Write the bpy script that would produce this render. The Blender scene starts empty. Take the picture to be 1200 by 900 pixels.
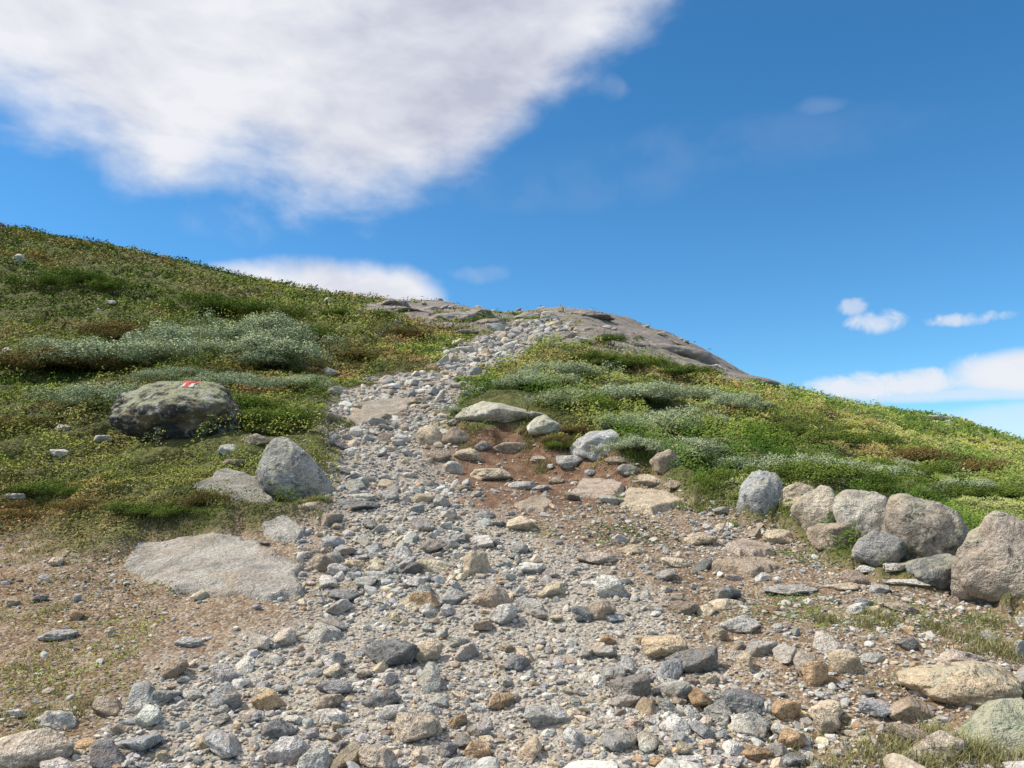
import bpy, bmesh, math, random
import numpy as np
from mathutils import Vector, Matrix
from mathutils.bvhtree import BVHTree
rng = np.random.default_rng(7); random.seed(7)
scene = bpy.context.scene
COL = scene.collection
F=906.0; VH=560.0; CH=1.6

# ------------------------------------------------------------ noise
TAB = rng.random(65536)
def _h(ix,iy,iz,seed):
    return TAB[((ix*73856093) ^ (iy*19349663) ^ (iz*83492791) ^ (seed*2654435)) & 65535]
def vn2(x,y,seed=0):
    x=np.asarray(x,float); y=np.asarray(y,float)
    ix=np.floor(x).astype(np.int64); iy=np.floor(y).astype(np.int64)
    fx=x-ix; fy=y-iy; fx=fx*fx*(3-2*fx); fy=fy*fy*(3-2*fy)
    a=_h(ix,iy,0,seed); b=_h(ix+1,iy,0,seed); c=_h(ix,iy+1,0,seed); d=_h(ix+1,iy+1,0,seed)
    return ((a*(1-fx)+b*fx)*(1-fy)+(c*(1-fx)+d*fx)*fy)*2-1
def fbm2(x,y,seed=0,oct=4):
    s=0; a=0.5
    for i in range(oct):
        s=s+a*vn2(x*2**i+i*17.3,y*2**i-i*9.1,seed+i); a*=0.5
    return s
def vn3(p,seed=0):
    i=np.floor(p).astype(np.int64); f=p-i; f=f*f*(3-2*f)
    r=0
    for dx in (0,1):
        for dy in (0,1):
            for dz in (0,1):
                w=(f[:,0] if dx else 1-f[:,0])*(f[:,1] if dy else 1-f[:,1])*(f[:,2] if dz else 1-f[:,2])
                r=r+w*_h(i[:,0]+dx,i[:,1]+dy,i[:,2]+dz,seed)
    return r*2-1
def fbm3(p,seed=0,oct=4):
    s=0;a=0.5
    for i in range(oct):
        s=s+a*vn3(p*2**i+i*5.7,seed+i); a*=0.5
    return s

# ------------------------------------------------------------ terrain survey table
SK=np.array([(-500,130),(-200,215),(0,265),(100,281),(200,302),(300,327),(400,347),(450,350),(520,357),(600,368),(640,363),(665,361),(690,363),(720,370),
 (780,388),(830,413),(890,446),(950,464),(1050,486),(1090,488),(1120,494),(1200,520),(1400,547),(1700,577)],float)
UG=np.linspace(-500,1700,441)
S=np.interp(UG,SK[:,0],SK[:,1])
cu=[-500,0,200,400,500,600,700,800,900,1000,1200,1700]
rows=[(2.5,[1100]*12),
(3.5,[885,890,893,895,895,895,895,895,893,890,885,870]),
(5.0,[735,742,745,747,748,748,747,745,742,738,732,715]),
(7.0,[635,640,634,624,622,622,622,624,628,632,640,640]),
(10.,[530,538,522,524,528,533,540,550,562,574,592,600]),
(14.,[450,478,466,472,472,478,488,506,526,544,568,590]),
(20.,[380,425,420,432,432,434,443,466,492,514,548,585]),
(28.,[300,376,380,400,405,404,406,434,468,494,534,583]),
(38.,[220,330,348,371,383,386,388,420,458,482,525,580])]
tab=[]; ys=[]
for y,v in rows:
    ys.append(y); tab.append(np.interp(UG,cu,v))
k=np.interp(UG,[-500,0,400,600,750,850,950,1200],[40,30,9,6,11,9,5,4])
for y,v in [(48,S+k),(60,S),(75,S+14),(100,S+70),(200,np.full_like(S,600)),(500,np.full_like(S,590)),(5000,np.full_like(S,562.5))]:
    ys.append(y); tab.append(v)
ys=np.array(ys,float); tab=np.array(tab)
ztab=CH-ys[:,None]*(tab-VH)/F
LY=np.linspace(math.log(2.5),math.log(5000),420)
ZG=np.array([np.interp(LY,np.log(ys),ztab[:,j]) for j in range(len(UG))]).T
def blur(a,n,ax):
    for _ in range(n):
        p=np.concatenate([np.take(a,[0],ax),a,np.take(a,[-1],ax)],ax)
        if ax==0: a=(p[:-2]+2*p[1:-1]+p[2:])/4
        else: a=(p[:,:-2]+2*p[:,1:-1]+p[:,2:])/4
    return a
ZG=blur(blur(ZG,14,0),5,1)
def base(x,y):
    x=np.asarray(x,float); y=np.asarray(y,float)
    yc=np.clip(y,2.5,4999); u=np.clip(600+F*x/yc,UG[0],UG[-1]-.01)
    a=(u-UG[0])/(UG[1]-UG[0]); b=(np.log(yc)-LY[0])/(LY[1]-LY[0])
    i=np.clip(a.astype(int),0,len(UG)-2); j=np.clip(b.astype(int),0,len(LY)-2); a=a-i; b=b-j
    z=(ZG[j,i]*(1-a)+ZG[j,i+1]*a)*(1-b)+(ZG[j+1,i]*(1-a)+ZG[j+1,i+1]*a)*b
    return z+np.where(y<2.5,0.12*np.maximum(y-2.5,-200),0)
MY=np.exp(np.linspace(math.log(2.2),math.log(66),1500))
def find(u,v,hf):
    t=(u-600)/F; z=hf(t*MY,MY); pv=VH-(z-CH)/MY*F
    idx=np.nonzero(pv<=v)[0]
    k=idx[0] if len(idx) else int(np.argmin(pv))
    return t*MY[k],MY[k]
def poly(pts,hf=None):
    out=[]
    for p in pts:
        if len(p)==3: out.append((p[0],p[1]))
        else: out.append(find(p[0],p[1],hf or base))
    return np.array(out)
UP=[(368,585),(384,540),(366,500),(378,470),(418,450),(484,437),(522,417),(548,398),(588,384),(634,371)]
DN=[(680,374),(662,390),(626,408),(586,428),(554,442),(522,458),(510,490)]
BARE=poly([(-600,668),(0,628),(60,612),(110,640),(150,634),(190,612),(225,625),(260,598),(330,600)]+UP+DN+[(525,510),(590,512),(640,526),(740,552),(830,590),(900,612),(1000,655),(1200,712),(1500,800),(9,-6,0),(-9,-6,0)])
GRAV=poly([(-.7,-6,0),(60,1000),(90,900),(160,800),(270,735),(345,712),(356,640)]+UP+DN+[(515,530),(535,580),(580,605),(640,622),(700,650),(745,690),(790,750),(850,810),(880,870),(890,1000),(1.25,-6,0)])
PATHW=poly(UP+DN)
BANK=poly([(505,500),(590,500),(650,512),(700,528),(745,556),(700,580),(640,584),(520,576)])
def far(u,y=74): return ((u-600)/F*y,y,0)
ROCK=poly([(425,362),far(425),far(520),far(600),far(660),far(720),far(780),far(830),far(930),(925,460),(870,458),(810,440),(750,420),(705,408),(640,404),(560,392),(490,380)])
RIDGE=poly([(640,366),far(640),far(780),far(930),(915,456),(860,448),(800,430),(745,412),(700,396)])
def sdf(x,y,P):
    d=np.full(x.shape,1e9); ins=np.zeros(x.shape,bool); n=len(P)
    for i in range(n):
        ax,ay=P[i]; bx,by=P[(i+1)%n]; ex,ey=bx-ax,by-ay
        wx,wy=x-ax,y-ay; h=np.clip((wx*ex+wy*ey)/(ex*ex+ey*ey+1e-9),0,1)
        d=np.minimum(d,(wx-ex*h)**2+(wy-ey*h)**2)
        if abs(by-ay)>1e-9:
            c=((ay>y)!=(by>y))&(x<ex*(y-ay)/(by-ay)+ax); ins^=c
    d=np.sqrt(d); return np.where(ins,d,-d)
def sm(a,lo,hi):
    t=np.clip((a-lo)/(hi-lo),0,1); return t*t*(3-2*t)
def zones(x,y):
    x=np.asarray(x,float); y=np.asarray(y,float)
    sc=np.clip(y/7,.6,2.2)
    jx=fbm2(x*2.2/sc,y*2.2/sc,11,4)*0.62*sc; jy=fbm2(x*2.2/sc,y*2.2/sc,23,4)*0.62*sc
    X=x+jx; Y=y+jy; s=0.11*sc
    bk=sm(sdf(X,Y,BANK),-s,s)
    nb_=sm(sdf(x,y,BANK),-1.0,.1); lw=sm(-x,1.0,2.0)*sm(y,10.5,9)
    s2=s*(1+.6*nb_+1.6*lw)
    b=sm(sdf(x+jx*(1-.5*nb_),y+jy*(1-.6*nb_),BARE),-s2,s2); g=sm(sdf(X,Y,GRAV),-s*3,s*3)*b
    ds=sdf(x+jx*1.5,y+jy*2,ROCK); dr=sdf(x+jx*1.5,y+jy*2,RIDGE)
    r=sm(ds,-.8,.8)
    r=r*sm(fbm2(x*.30,y*.30,77,4)+0.13+0.75*sm(dr,-1,1.2)+.3*sm(ds,1,4)*sm(y,50,58),-0.04,0.04)
    keepb=sm(y,46,38); b=b*np.maximum(keepb,1-r); g=g*np.maximum(keepb,1-r); r=r*(1-b)
    return b,g,r,bk
def bump(x,y,P,rad,h):
    return h*np.exp(-(((x-P[0])/rad[0])**2+((y-P[1])/rad[1])**2))
MOUND=find(650,500,base); MB=find(585,490,base); CUT=find(605,538,base)
def lumps(x,y):
    return 1-np.abs(fbm2(x*1.25,y*1.25,5,3))*3.2
def H(x,y,z4=None):
    x=np.asarray(x,float); y=np.asarray(y,float)
    b,g,r,bk=z4 if z4 is not None else zones(x,y)
    z=base(x,y); near=np.clip(y/8,0.4,2.4)
    veg=(1-b)*(1-r); farfade=1-.55*sm(y,42,58)
    dp=sm(-sdf(x,y,PATHW),.2,3.5)
    dp=np.where(y<11,1,dp*.85+.15)
    z=z+veg*farfade*dp*(0.17*near*fbm2(x*.8,y*.8,3,4)+0.07*near*(lumps(x,y)-.4))
    z=z+b*(0.06*fbm2(x*1.3,y*1.3,8,4)+0.012*fbm2(x*9,y*9,9,3))
    lw=sm(-x,1.0,2.0)*sm(y,10.5,9)
    z=z-0.17*b*(1-.25*lw)*np.clip(y/7,.7,1.2)*(1-.9*sm(y,10,16))+0.06*(1-sm(y,12,20))
    led=fbm2(x*.28+y*.1,y*.35-x*.15,33,3)*3
    z=z+r*(0.22*fbm2(x*.22,y*.22,31,3)+.06*fbm2(x*1.2,y*1.2,35,3)+.1+.13*(np.floor(led)+sm(led-np.floor(led),.82,1.0)))
    z=z+(bump(x,y,MOUND,(1.3,.9),0.32)+bump(x,y,MB,(.9,.7),.22))*(1-b)
    z=z-b*bump(x,y,CUT,(1.3,1.0),.16)
    return z
def place(u,v): return find(u,v,H)

# ------------------------------------------------------------ mesh builder
def make_mesh(name,V,Fc,cols=None,smooth=False):
    me=bpy.data.meshes.new(name); V=np.ascontiguousarray(V,np.float32); n=len(V); m,kk=Fc.shape
    me.vertices.add(n); me.vertices.foreach_set("co",V.ravel())
    me.loops.add(m*kk); me.loops.foreach_set("vertex_index",np.ascontiguousarray(Fc,np.int32).ravel())
    me.polygons.add(m); me.polygons.foreach_set("loop_start",(np.arange(m)*kk).astype(np.int32))
    me.update(calc_edges=True)
    me.polygons.foreach_set("use_smooth",np.full(m,bool(smooth)))
    if cols is not None:
        for an,c in cols.items():
            a=me.attributes.new(an,'FLOAT_COLOR','POINT')
            c4=np.ones((n,4),np.float32); c4[:,:c.shape[1]]=c
            a.data.foreach_set("color",c4.ravel())
    me.update(); return me
def add(name,me,mat=None,label=None,cat=None,kind=None,group=None,parent=None):
    o=bpy.data.objects.new(name,me); COL.objects.link(o)
    if mat is not None and me is not None and len(me.materials)==0: me.materials.append(mat)
    if label:o["label"]=label
    if cat:o["category"]=cat
    if kind:o["kind"]=kind
    if group:o["group"]=group
    if parent is not None:o.parent=parent
    return o

# ------------------------------------------------------------ materials
class NT:
    def __init__(s,mat):
        s.t=mat.node_tree; s.n=s.t.nodes; s.l=s.t.links
    def new(s,ty,**kw):
        n=s.n.new(ty)
        for k_,v in kw.items(): setattr(n,k_,v)
        return n
    def link(s,a,b): s.l.new(a,b)
    def noise(s,vec,scale,detail=4,rough=.55,dist=0):
        n=s.new('ShaderNodeTexNoise'); n.inputs['Scale'].default_value=scale; n.inputs['Detail'].default_value=detail
        n.inputs['Roughness'].default_value=rough; n.inputs['Distortion'].default_value=dist
        if vec is not None: s.link(vec,n.inputs['Vector'])
        return n.outputs['Fac']
    def ramp(s,fac,stops):
        n=s.new('ShaderNodeValToRGB'); e=n.color_ramp.elements
        while len(e)<len(stops): e.new(0.5)
        for i,(p,c) in enumerate(stops):
            e[i].position=p; e[i].color=(c[0],c[1],c[2],1) if not isinstance(c,(int,float)) else (c,c,c,1)
        s.link(fac,n.inputs[0]); return n.outputs[0]
    def mix(s,fac,a,b,bt='MIX'):
        n=s.new('ShaderNodeMix',data_type='RGBA',blend_type=bt)
        for inp,val in ((n.inputs[0],fac),(n.inputs[6],a),(n.inputs[7],b)):
            if isinstance(val,bpy.types.NodeSocket): s.link(val,inp)
            elif isinstance(val,(int,float)): inp.default_value=val if inp==n.inputs[0] else (val,val,val,1)
            else: inp.default_value=(*val,1)
        return n.outputs[2]
    def math(s,op,a,b=0.0,c=None,clamp=False):
        n=s.new('ShaderNodeMath',operation=op,use_clamp=clamp)
        for i,val in enumerate((a,b) if c is None else (a,b,c)):
            if isinstance(val,bpy.types.NodeSocket): s.link(val,n.inputs[i])
            else: n.inputs[i].default_value=val
        return n.outputs[0]
    def bump(s,h,strength,dist):
        n=s.new('ShaderNodeBump'); n.inputs['Strength'].default_value=strength; n.inputs['Distance'].default_value=dist
        s.link(h,n.inputs['Height']); return n.outputs['Normal']
def new_mat(name):
    m=bpy.data.materials.new(name); m.use_nodes=True; nt=NT(m)
    b=nt.n['Principled BSDF']; b.inputs['Roughness'].default_value=.9; b.inputs['Specular IOR Level'].default_value=.2
    return m,nt,b

def ground_material():
    m,t,b=new_mat("ground_material")
    pos=t.new('ShaderNodeNewGeometry').outputs['Position']
    at=t.new('ShaderNodeAttribute',attribute_name='zone'); sep=t.new('ShaderNodeSeparateColor'); t.link(at.outputs['Color'],sep.inputs[0])
    at2=t.new('ShaderNodeAttribute',attribute_name='tint')
    n1=t.noise(pos,1.2,4); n2=t.noise(pos,7,5,.65); n3=t.noise(pos,45,3,.7)
    vor=t.new('ShaderNodeTexVoronoi'); vor.inputs['Scale'].default_value=42; t.link(pos,vor.inputs['Vector'])
    vs=t.new('ShaderNodeSeparateColor'); t.link(vor.outputs['Color'],vs.inputs[0])
    grav=t.ramp(n2,[(.3,(.26,.225,.18)),(.7,(.42,.37,.30))])
    grav=t.mix(.5,grav,t.ramp(vs.outputs[0],[(0,(.18,.165,.145)),(.55,(.37,.34,.29)),(1,(.58,.53,.45))]))
    dirt=t.ramp(n2,[(.3,(.13,.080,.047)),(.55,(.245,.165,.10)),(.75,(.36,.265,.175))])
    dirt=t.mix(t.ramp(n3,[(.5,0.),(.62,.5)]),dirt,(.44,.37,.28))
    dirt=t.mix(t.ramp(n1,[(.4,.0),(.62,.6)]),dirt,(.155,.10,.06))
    dirt=t.mix(t.ramp(vs.outputs[1],[(.70,0.),(.78,.6)]),dirt,(.42,.38,.31))
    bank=t.ramp(n2,[(.3,(.075,.042,.026)),(.5,(.17,.10,.062)),(.7,(.29,.19,.12))])
    wv=t.new('ShaderNodeMapping'); wv.inputs['Rotation'].default_value=(0,0,.5); wv.inputs['Scale'].default_value=(.22,1.0,3.0); t.link(pos,wv.inputs[0])
    n4=t.noise(wv.outputs[0],1.5,7,.72,.8)
    rock=t.ramp(n4,[(.36,(.07,.062,.056)),(.45,(.20,.176,.156)),(.62,(.32,.28,.25))])
    rock=t.mix(t.ramp(n2,[(.5,0.),(.66,.5)]),rock,(.14,.125,.11))
    veg=t.ramp(n2,[(.3,(.05,.06,.018)),(.55,(.11,.115,.036)),(.75,(.19,.155,.065))])
    c=t.mix(sep.outputs[1],veg,dirt)
    c=t.mix(sep.outputs[0],c,grav)
    c=t.mix(sep.outputs[2],c,rock)
    s2=t.new('ShaderNodeSeparateColor'); t.link(at2.outputs['Color'],s2.inputs[0])
    c=t.mix(s2.outputs[0],c,bank)
    t.link(c,b.inputs['Base Color'])
    h=t.math('ADD',t.math('MULTIPLY',n2,.6),t.math('MULTIPLY',n3,.25))
    h=t.math('ADD',h,t.math('MULTIPLY',vor.outputs['Distance'],-.35))
    t.link(t.bump(h,.9,.05),b.inputs['Normal'])
    return m
def rock_material(name,src='object',lichen=0.0,dark=False,scale=1.0,simple=False):
    m,t,b=new_mat(name)
    geo=t.new('ShaderNodeNewGeometry'); pos=geo.outputs['Position']
    if src=='object': base_c=t.new('ShaderNodeObjectInfo').outputs['Color']
    else: base_c=t.new('ShaderNodeAttribute',attribute_name='Col').outputs['Color']
    n2=t.noise(pos,24*scale,3,.75)
    if simple:
        c=t.mix(1.0,base_c,t.ramp(n2,[(.3,.65),(.5,1.0),(.72,1.35)]),'MULTIPLY')
        t.link(c,b.inputs['Base Color']); t.link(t.bump(n2,.7,.02),b.inputs['Normal']); return m
    n1=t.noise(pos,3*scale,5,.65,.6); n3=t.noise(pos,120,2,.7)
    c=t.mix(1.0,base_c,t.ramp(n1,[(.3,.55),(.5,.98),(.7,1.3)]),'MULTIPLY')
    c=t.mix(1.0,c,t.ramp(n2,[(.3,.6),(.5,1.0),(.72,1.4)]),'MULTIPLY')
    c=t.mix(.6,c,t.mix(1.0,c,t.ramp(n3,[(.35,.45),(.6,1.4)]),'MULTIPLY'))
    st=t.noise(pos,1.7*scale,3,.6,.8)
    c=t.mix(t.ramp(st,[(.52,0.),(.66,.4)]),c,(.38,.27,.16))
    sn=t.new('ShaderNodeSeparateXYZ'); t.link(geo.outputs['Normal'],sn.inputs[0])
    if lichen>0:
        l=t.noise(pos,6,6,.75,.5)
        l=t.math('ADD',l,t.math('MULTIPLY',sn.outputs[2],.12))
        c=t.mix(t.ramp(l,[(.60-.1*lichen,0.),(.68-.1*lichen,.75*min(1,lichen+.4))]),c,(.42,.40,.29))
        l2=t.noise(pos,9,6,.8,.3)
        c=t.mix(t.ramp(l2,[(.56,0.),(.62,.8)]),c,(.06,.06,.055))
    if dark:
        l=t.math('ADD',t.noise(pos,4,7,.75,.8),t.math('MULTIPLY',sn.outputs[2],.22))
        c=t.mix(t.ramp(l,[(.60,0.),(.70,.9)]),c,(.30,.31,.19))
        l=t.noise(pos,6,7,.82,.3)
        c=t.mix(t.ramp(l,[(.54,0.),(.58,.75)]),c,(.38,.38,.34))
    t.link(c,b.inputs['Base Color'])
    vr=t.new('ShaderNodeTexVoronoi',feature='DISTANCE_TO_EDGE'); vr.inputs['Scale'].default_value=3.2*scale
    ds=t.new('ShaderNodeMix',data_type='VECTOR'); ds.inputs[0].default_value=.25
    nn=t.new('ShaderNodeTexNoise'); nn.inputs['Scale'].default_value=5; t.link(pos,nn.inputs['Vector'])
    t.link(pos,ds.inputs[4]); t.link(nn.outputs['Color'],ds.inputs[5]); t.link(ds.outputs[1],vr.inputs['Vector'])
    crack=t.ramp(vr.outputs['Distance'],[(0,0.),(.05,.6)])
    h=t.math('ADD',t.math('MULTIPLY',n1,1.3),t.math('ADD',t.math('MULTIPLY',n2,.55),t.math('MULTIPLY',n3,.12)))
    h=t.math('ADD',h,t.math('MULTIPLY',crack,.22))
    t.link(t.bump(h,1.0,.05),b.inputs['Normal'])
    b.inputs['Roughness'].default_value=.88
    return m
def leaf_material(name,trans=.3):
    m,t,b=new_mat(name)
    a=t.new('ShaderNodeAttribute',attribute_name='Col')
    d=t.new('ShaderNodeBsdfDiffuse'); t.link(a.outputs['Color'],d.inputs[0])
    if trans==0:
        t.link(d.outputs[0],t.n['Material Output'].inputs[0]); return m
    tr=t.new('ShaderNodeBsdfTranslucent'); t.link(a.outputs['Color'],tr.inputs[0])
    mx=t.new('ShaderNodeMixShader'); mx.inputs[0].default_value=trans
    t.link(d.outputs[0],mx.inputs[1]); t.link(tr.outputs[0],mx.inputs[2])
    t.link(mx.outputs[0],t.n['Material Output'].inputs[0]); return m
def plain(name,c,r=.8):
    m,t,b=new_mat(name); pos=t.new('ShaderNodeNewGeometry').outputs['Position']
    n=t.noise(pos,60,4,.7); cc=t.mix(1.0,c,t.ramp(n,[(.35,.6),(.6,1.1)]),'MULTIPLY')
    t.link(cc,b.inputs['Base Color']); b.inputs['Roughness'].default_value=r; return m
M_ground=ground_material()
M_stone=rock_material("stone_material",'object',0,scale=1.5)
M_gravel=rock_material("gravel_material",'attr',0,scale=1.5,simple=True)
M_boulder=rock_material("boulder_material",'object',.35)
M_lich=rock_material("lichen_boulder_material",'object',1.2)
M_dark=rock_material("dark_boulder_material",'object',0,True)
M_leaf=leaf_material("heath_leaf_material",0); M_will=leaf_material("willow_leaf_material",0); M_grass=leaf_material("grass_material",.3)
M_stem=plain("stem_bark_material",(.09,.06,.04))

# ------------------------------------------------------------ terrain sheets
nr=600
R=np.concatenate([[0.0],np.exp(np.linspace(math.log(.6),math.log(76),nr)),np.exp(np.linspace(math.log(79),math.log(5000),50))])
fr=np.radians(np.linspace(-48,48,861)); bk_=np.radians(np.linspace(48,312,133))[1:-1]
A=np.concatenate([fr,bk_]); nA=len(A)
RR,AA=np.meshgrid(R,A,indexing='ij')
X=RR*np.sin(AA); Y=RR*np.cos(AA)
x=X.ravel(); y=Y.ravel()
z4=zones(x,y); Z=H(x,y,z4)
b,g,r,bk=z4
V=np.stack([x,y,Z],1)
zone=np.stack([g,b,r],1); tint=np.stack([bk*sm(b,.01,.25),bk*0,bk*0],1)
i=np.arange(len(R)-1)[:,None]; j=np.arange(nA)[None,:]; j2=(j+1)%nA
Fq=np.stack([i*nA+j,i*nA+j2,(i+1)*nA+j2,(i+1)*nA+j],-1).reshape(-1,4)
Fq=Fq[:,::-1]
fb=b[Fq].mean(1)>.5; fr_=(r[Fq].mean(1)>.5)&~fb
def sub(name,mask,label,cat):
    f=Fq[mask]; u,inv=np.unique(f,return_inverse=True); f=inv.reshape(f.shape)
    me=make_mesh(name,V[u],f,{'zone':zone[u],'tint':tint[u]},True)
    return add(name,me,M_ground,label,cat,"structure")
sub("hillside_ground",~fb&~fr_,"mountain hillside of heath soil under low green plants","hillside")
sub("path",fb,"worn mountain trail of grey gravel and brown dirt","path")
sub("bedrock_ground",fr_,"bare grey bedrock slabs on the hilltop","bedrock")

# ------------------------------------------------------------ rocks
def ico(n):
    bm=bmesh.new(); bmesh.ops.create_icosphere(bm,subdivisions=n,radius=1)
    v=np.array([q.co[:] for q in bm.verts]); f=np.array([[q.index for q in p.verts] for p in bm.faces]); bm.free(); return v,f
ICO={n:ico(n) for n in (1,2,3,4,5,6)}
def rock_shape(seed,sub,npl=11,p=14,rough=.05,lo=.62):
    rs=np.random.default_rng(seed); D,f=ICO[sub]
    k=np.arange(npl)+.5; ph=np.arccos(1-2*k/npl); th=math.pi*(1+5**.5)*k
    N=np.stack([np.cos(th)*np.sin(ph),np.sin(th)*np.sin(ph),np.cos(ph)],1)+rs.normal(0,.28,(npl,3))
    N/=np.linalg.norm(N,axis=1)[:,None]; Q,_=np.linalg.qr(rs.normal(size=(3,3))); N=N@Q
    d=rs.uniform(lo,1,npl)
    c=np.maximum(D@N.T,0)/d
    r_=(c**p).sum(1)**(-1/p); r_=np.minimum(r_,1.35)
    v=D*r_[:,None]
    if rough>0:
        v=v*(1+rough*fbm3(D*2.2+rs.uniform(0,50),seed%97,4)*1.8)[:,None]
        if sub>=4:
            rg=fbm3(D*6+rs.uniform(0,50),seed%89,4)
            v=v*(1-rough*.9*np.abs(rg))[:,None]
            v=v*(1+rough*.25*np.round(fbm3(D*4+rs.uniform(0,50),seed%83,2)*4))[:,None]
    mn,mx=v.min(0),v.max(0); v=(v-(mn+mx)/2)/((mx-mn)/2)
    return v,f
PAL=dict(grey=(.42,.40,.365),blue=(.34,.34,.33),light=(.55,.52,.46),tan=(.53,.44,.32),rust=(.48,.33,.20),dark=(.22,.215,.205),brown=(.38,.31,.235),pink=(.47,.39,.32))
BOULD=[]
def hero(name,u,v,w,h,col,mat,label,cat,seed,depth=.8,p=14,sub=5,rot=0,group=None,tilt=0,sink=.3,npl=11,lo=.62,rough=.05,dome=0,lean=0):
    X0,Y0=place(u,v); sc=Y0/F; W=w*sc; Dp=W*depth; Y1=Y0+Dp*.42; X1=X0/Y0*Y1
    W*=Y1/Y0
    gz=float(H(np.array([X1]),np.array([Y0+Dp*.1]))[0])
    ztop=CH+(Y0+Dp*.35)*(VH-(v-h))/F
    Hh=max(ztop-gz,h*sc*.6); Hh=min(Hh,h*sc*1.5)
    v_,f_=rock_shape(seed,sub,npl,p,rough,lo)
    ca,sa=math.cos(rot),math.sin(rot); v2=v_.copy(); v2[:,0]=v_[:,0]*ca-v_[:,1]*sa; v2[:,1]=v_[:,0]*sa+v_[:,1]*ca
    if dome:
        s_=1-dome*np.clip(v2[:,2]+.2,0,2)**2*.35; v2[:,0]*=s_; v2[:,1]*=s_
    if lean: v2[:,0]+=lean*np.clip(v2[:,2],-.5,1)
    mn,mx=v2.min(0),v2.max(0); v2=(v2-(mn+mx)/2)/((mx-mn)/2)
    tot=Hh*(1+sink)
    v2=v2*np.array([W/2,Dp/2,tot/2])
    if tilt:
        ct,st=math.cos(tilt),math.sin(tilt); a_=v2[:,0]*ct-v2[:,2]*st; v2[:,2]=v2[:,0]*st+v2[:,2]*ct; v2[:,0]=a_
    me=make_mesh(name,v2,f_,None,True)
    o=add(name,me,mat,label,cat,None,group)
    o.location=(X1,Y1,gz+Hh-tot/2); o.color=(*PAL[col],1) if isinstance(col,str) else (*col,1)
    BOULD.append((X1,Y1,max(W,Dp)/2))
    return o,(X1,Y1,gz,W,Hh,Dp)
SLABS=[]
def slab(pts,thick,col,label,seed,mat=None):
    P=poly(pts,H); mn=P.min(0)-.1; mx=P.max(0)+.1; n=90
    gx=np.linspace(mn[0],mx[0],n); gy=np.linspace(mn[1],mx[1],n); GX,GY=np.meshgrid(gx,gy,indexing='ij'); fx,fy=GX.ravel(),GY.ravel()
    sc=(mx-mn).max(); q=fbm2(fx*5/sc*1.6,fy*5/sc*1.6,seed,3)*.07*sc
    sd=sdf(fx+q,fy+fbm2(fx*5/sc*1.6,fy*5/sc*1.6,seed+9,3)*.07*sc,P)
    Am=np.stack([fx,fy,np.ones_like(fx)],1); hz=H(fx,fy); ins=sd>0
    co_,*_=np.linalg.lstsq(Am[ins],hz[ins],rcond=None); pl=Am@co_
    e=min(.05,sc*.05)
    top=pl+thick+.015*fbm2(fx*3,fy*3,seed+3,4)+.005*fbm2(fx*18,fy*18,seed+4,3)+np.where(fbm2(fx*1.3,fy*2.1,seed+5,2)>.05,.014,0)
    top=np.logaddexp(top*60,np.minimum(hz+.01,pl+.06)*60)/60
    low=np.minimum(hz,pl)-.06
    f=sm(sd,-.01,e); z=low*(1-f)+top*f
    c0=np.array([fx.mean(),fy.mean(),pl.mean()])
    VV=np.stack([fx,fy,z],1)-c0
    ii,jj=np.meshgrid(np.arange(n-1),np.arange(n-1),indexing='ij'); a=(ii*n+jj).ravel(); Fc=np.stack([a,a+n,a+n+1,a+1],1)
    Fc=Fc[(sd[Fc]>-.05).any(1)]
    u,inv=np.unique(Fc,return_inverse=True)
    me=make_mesh("rock_slab",VV[u],inv.reshape(Fc.shape),None,True)
    o=add("rock_slab",me,mat or M_stone,label,"rock slab"); o.location=c0; o.color=(*(PAL[col] if isinstance(col,str) else col),1)
    SLABS.append(P)
slab([(148,676),(162,630),(250,618),(306,638),(358,668),(350,702),(262,704),(205,692)],.02,(.38,.35,.305),"broad flat grey rock slab embedded in brown dirt",301)
slab([(300,616),(335,606),(362,626),(345,640),(312,634)],.03,(.38,.355,.31),"small flat grey slab set in the trail edge",302)
slab([(226,574),(262,552),(308,560),(326,590),(275,590)],.05,(.31,.29,.25),"low flat grey rock set in turf",303)
slab([(398,494),(425,476),(470,466),(484,474),(470,488),(430,498)],.04,(.38,.33,.27),"flat weathered slab in the trail",304)
slab([(660,582),(680,564),(722,560),(734,572),(712,586)],.05,'pink',"flat pinkish slab across the trail",305)
slab([(722,594),(735,576),(775,578),(805,592),(770,604)],.05,'tan',"flat tan slab across the trail",306)
slab([(600,592),(640,580),(655,592),(640,602),(610,602)],.03,'brown',"flat brown slab on the trail",307)
slab([(830,668),(850,656),(900,658),(920,668),(880,678)],.04,'brown',"flat brown slab lying on the trail",309)
slab([(846,642),(866,634),(905,640),(912,652),(870,654)],.04,'pink',"flat pinkish slab on the trail",310)
mb,info=hero("boulder",205,521,154,78,(.058,.056,.054),M_dark,"large dark lichen-covered boulder with red painted trail mark","boulder",37,.75,p=8,sub=6,lo=.82,npl=14,rough=.09,dome=.55,lean=.08)
hero("boulder",349,587,88,76,(.34,.33,.305),M_boulder,"grey wedge shaped boulder on the trail edge","boulder",44,.8,p=7,sub=6,lo=.82,npl=14,rough=.06,dome=.5,lean=-.28)
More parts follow.
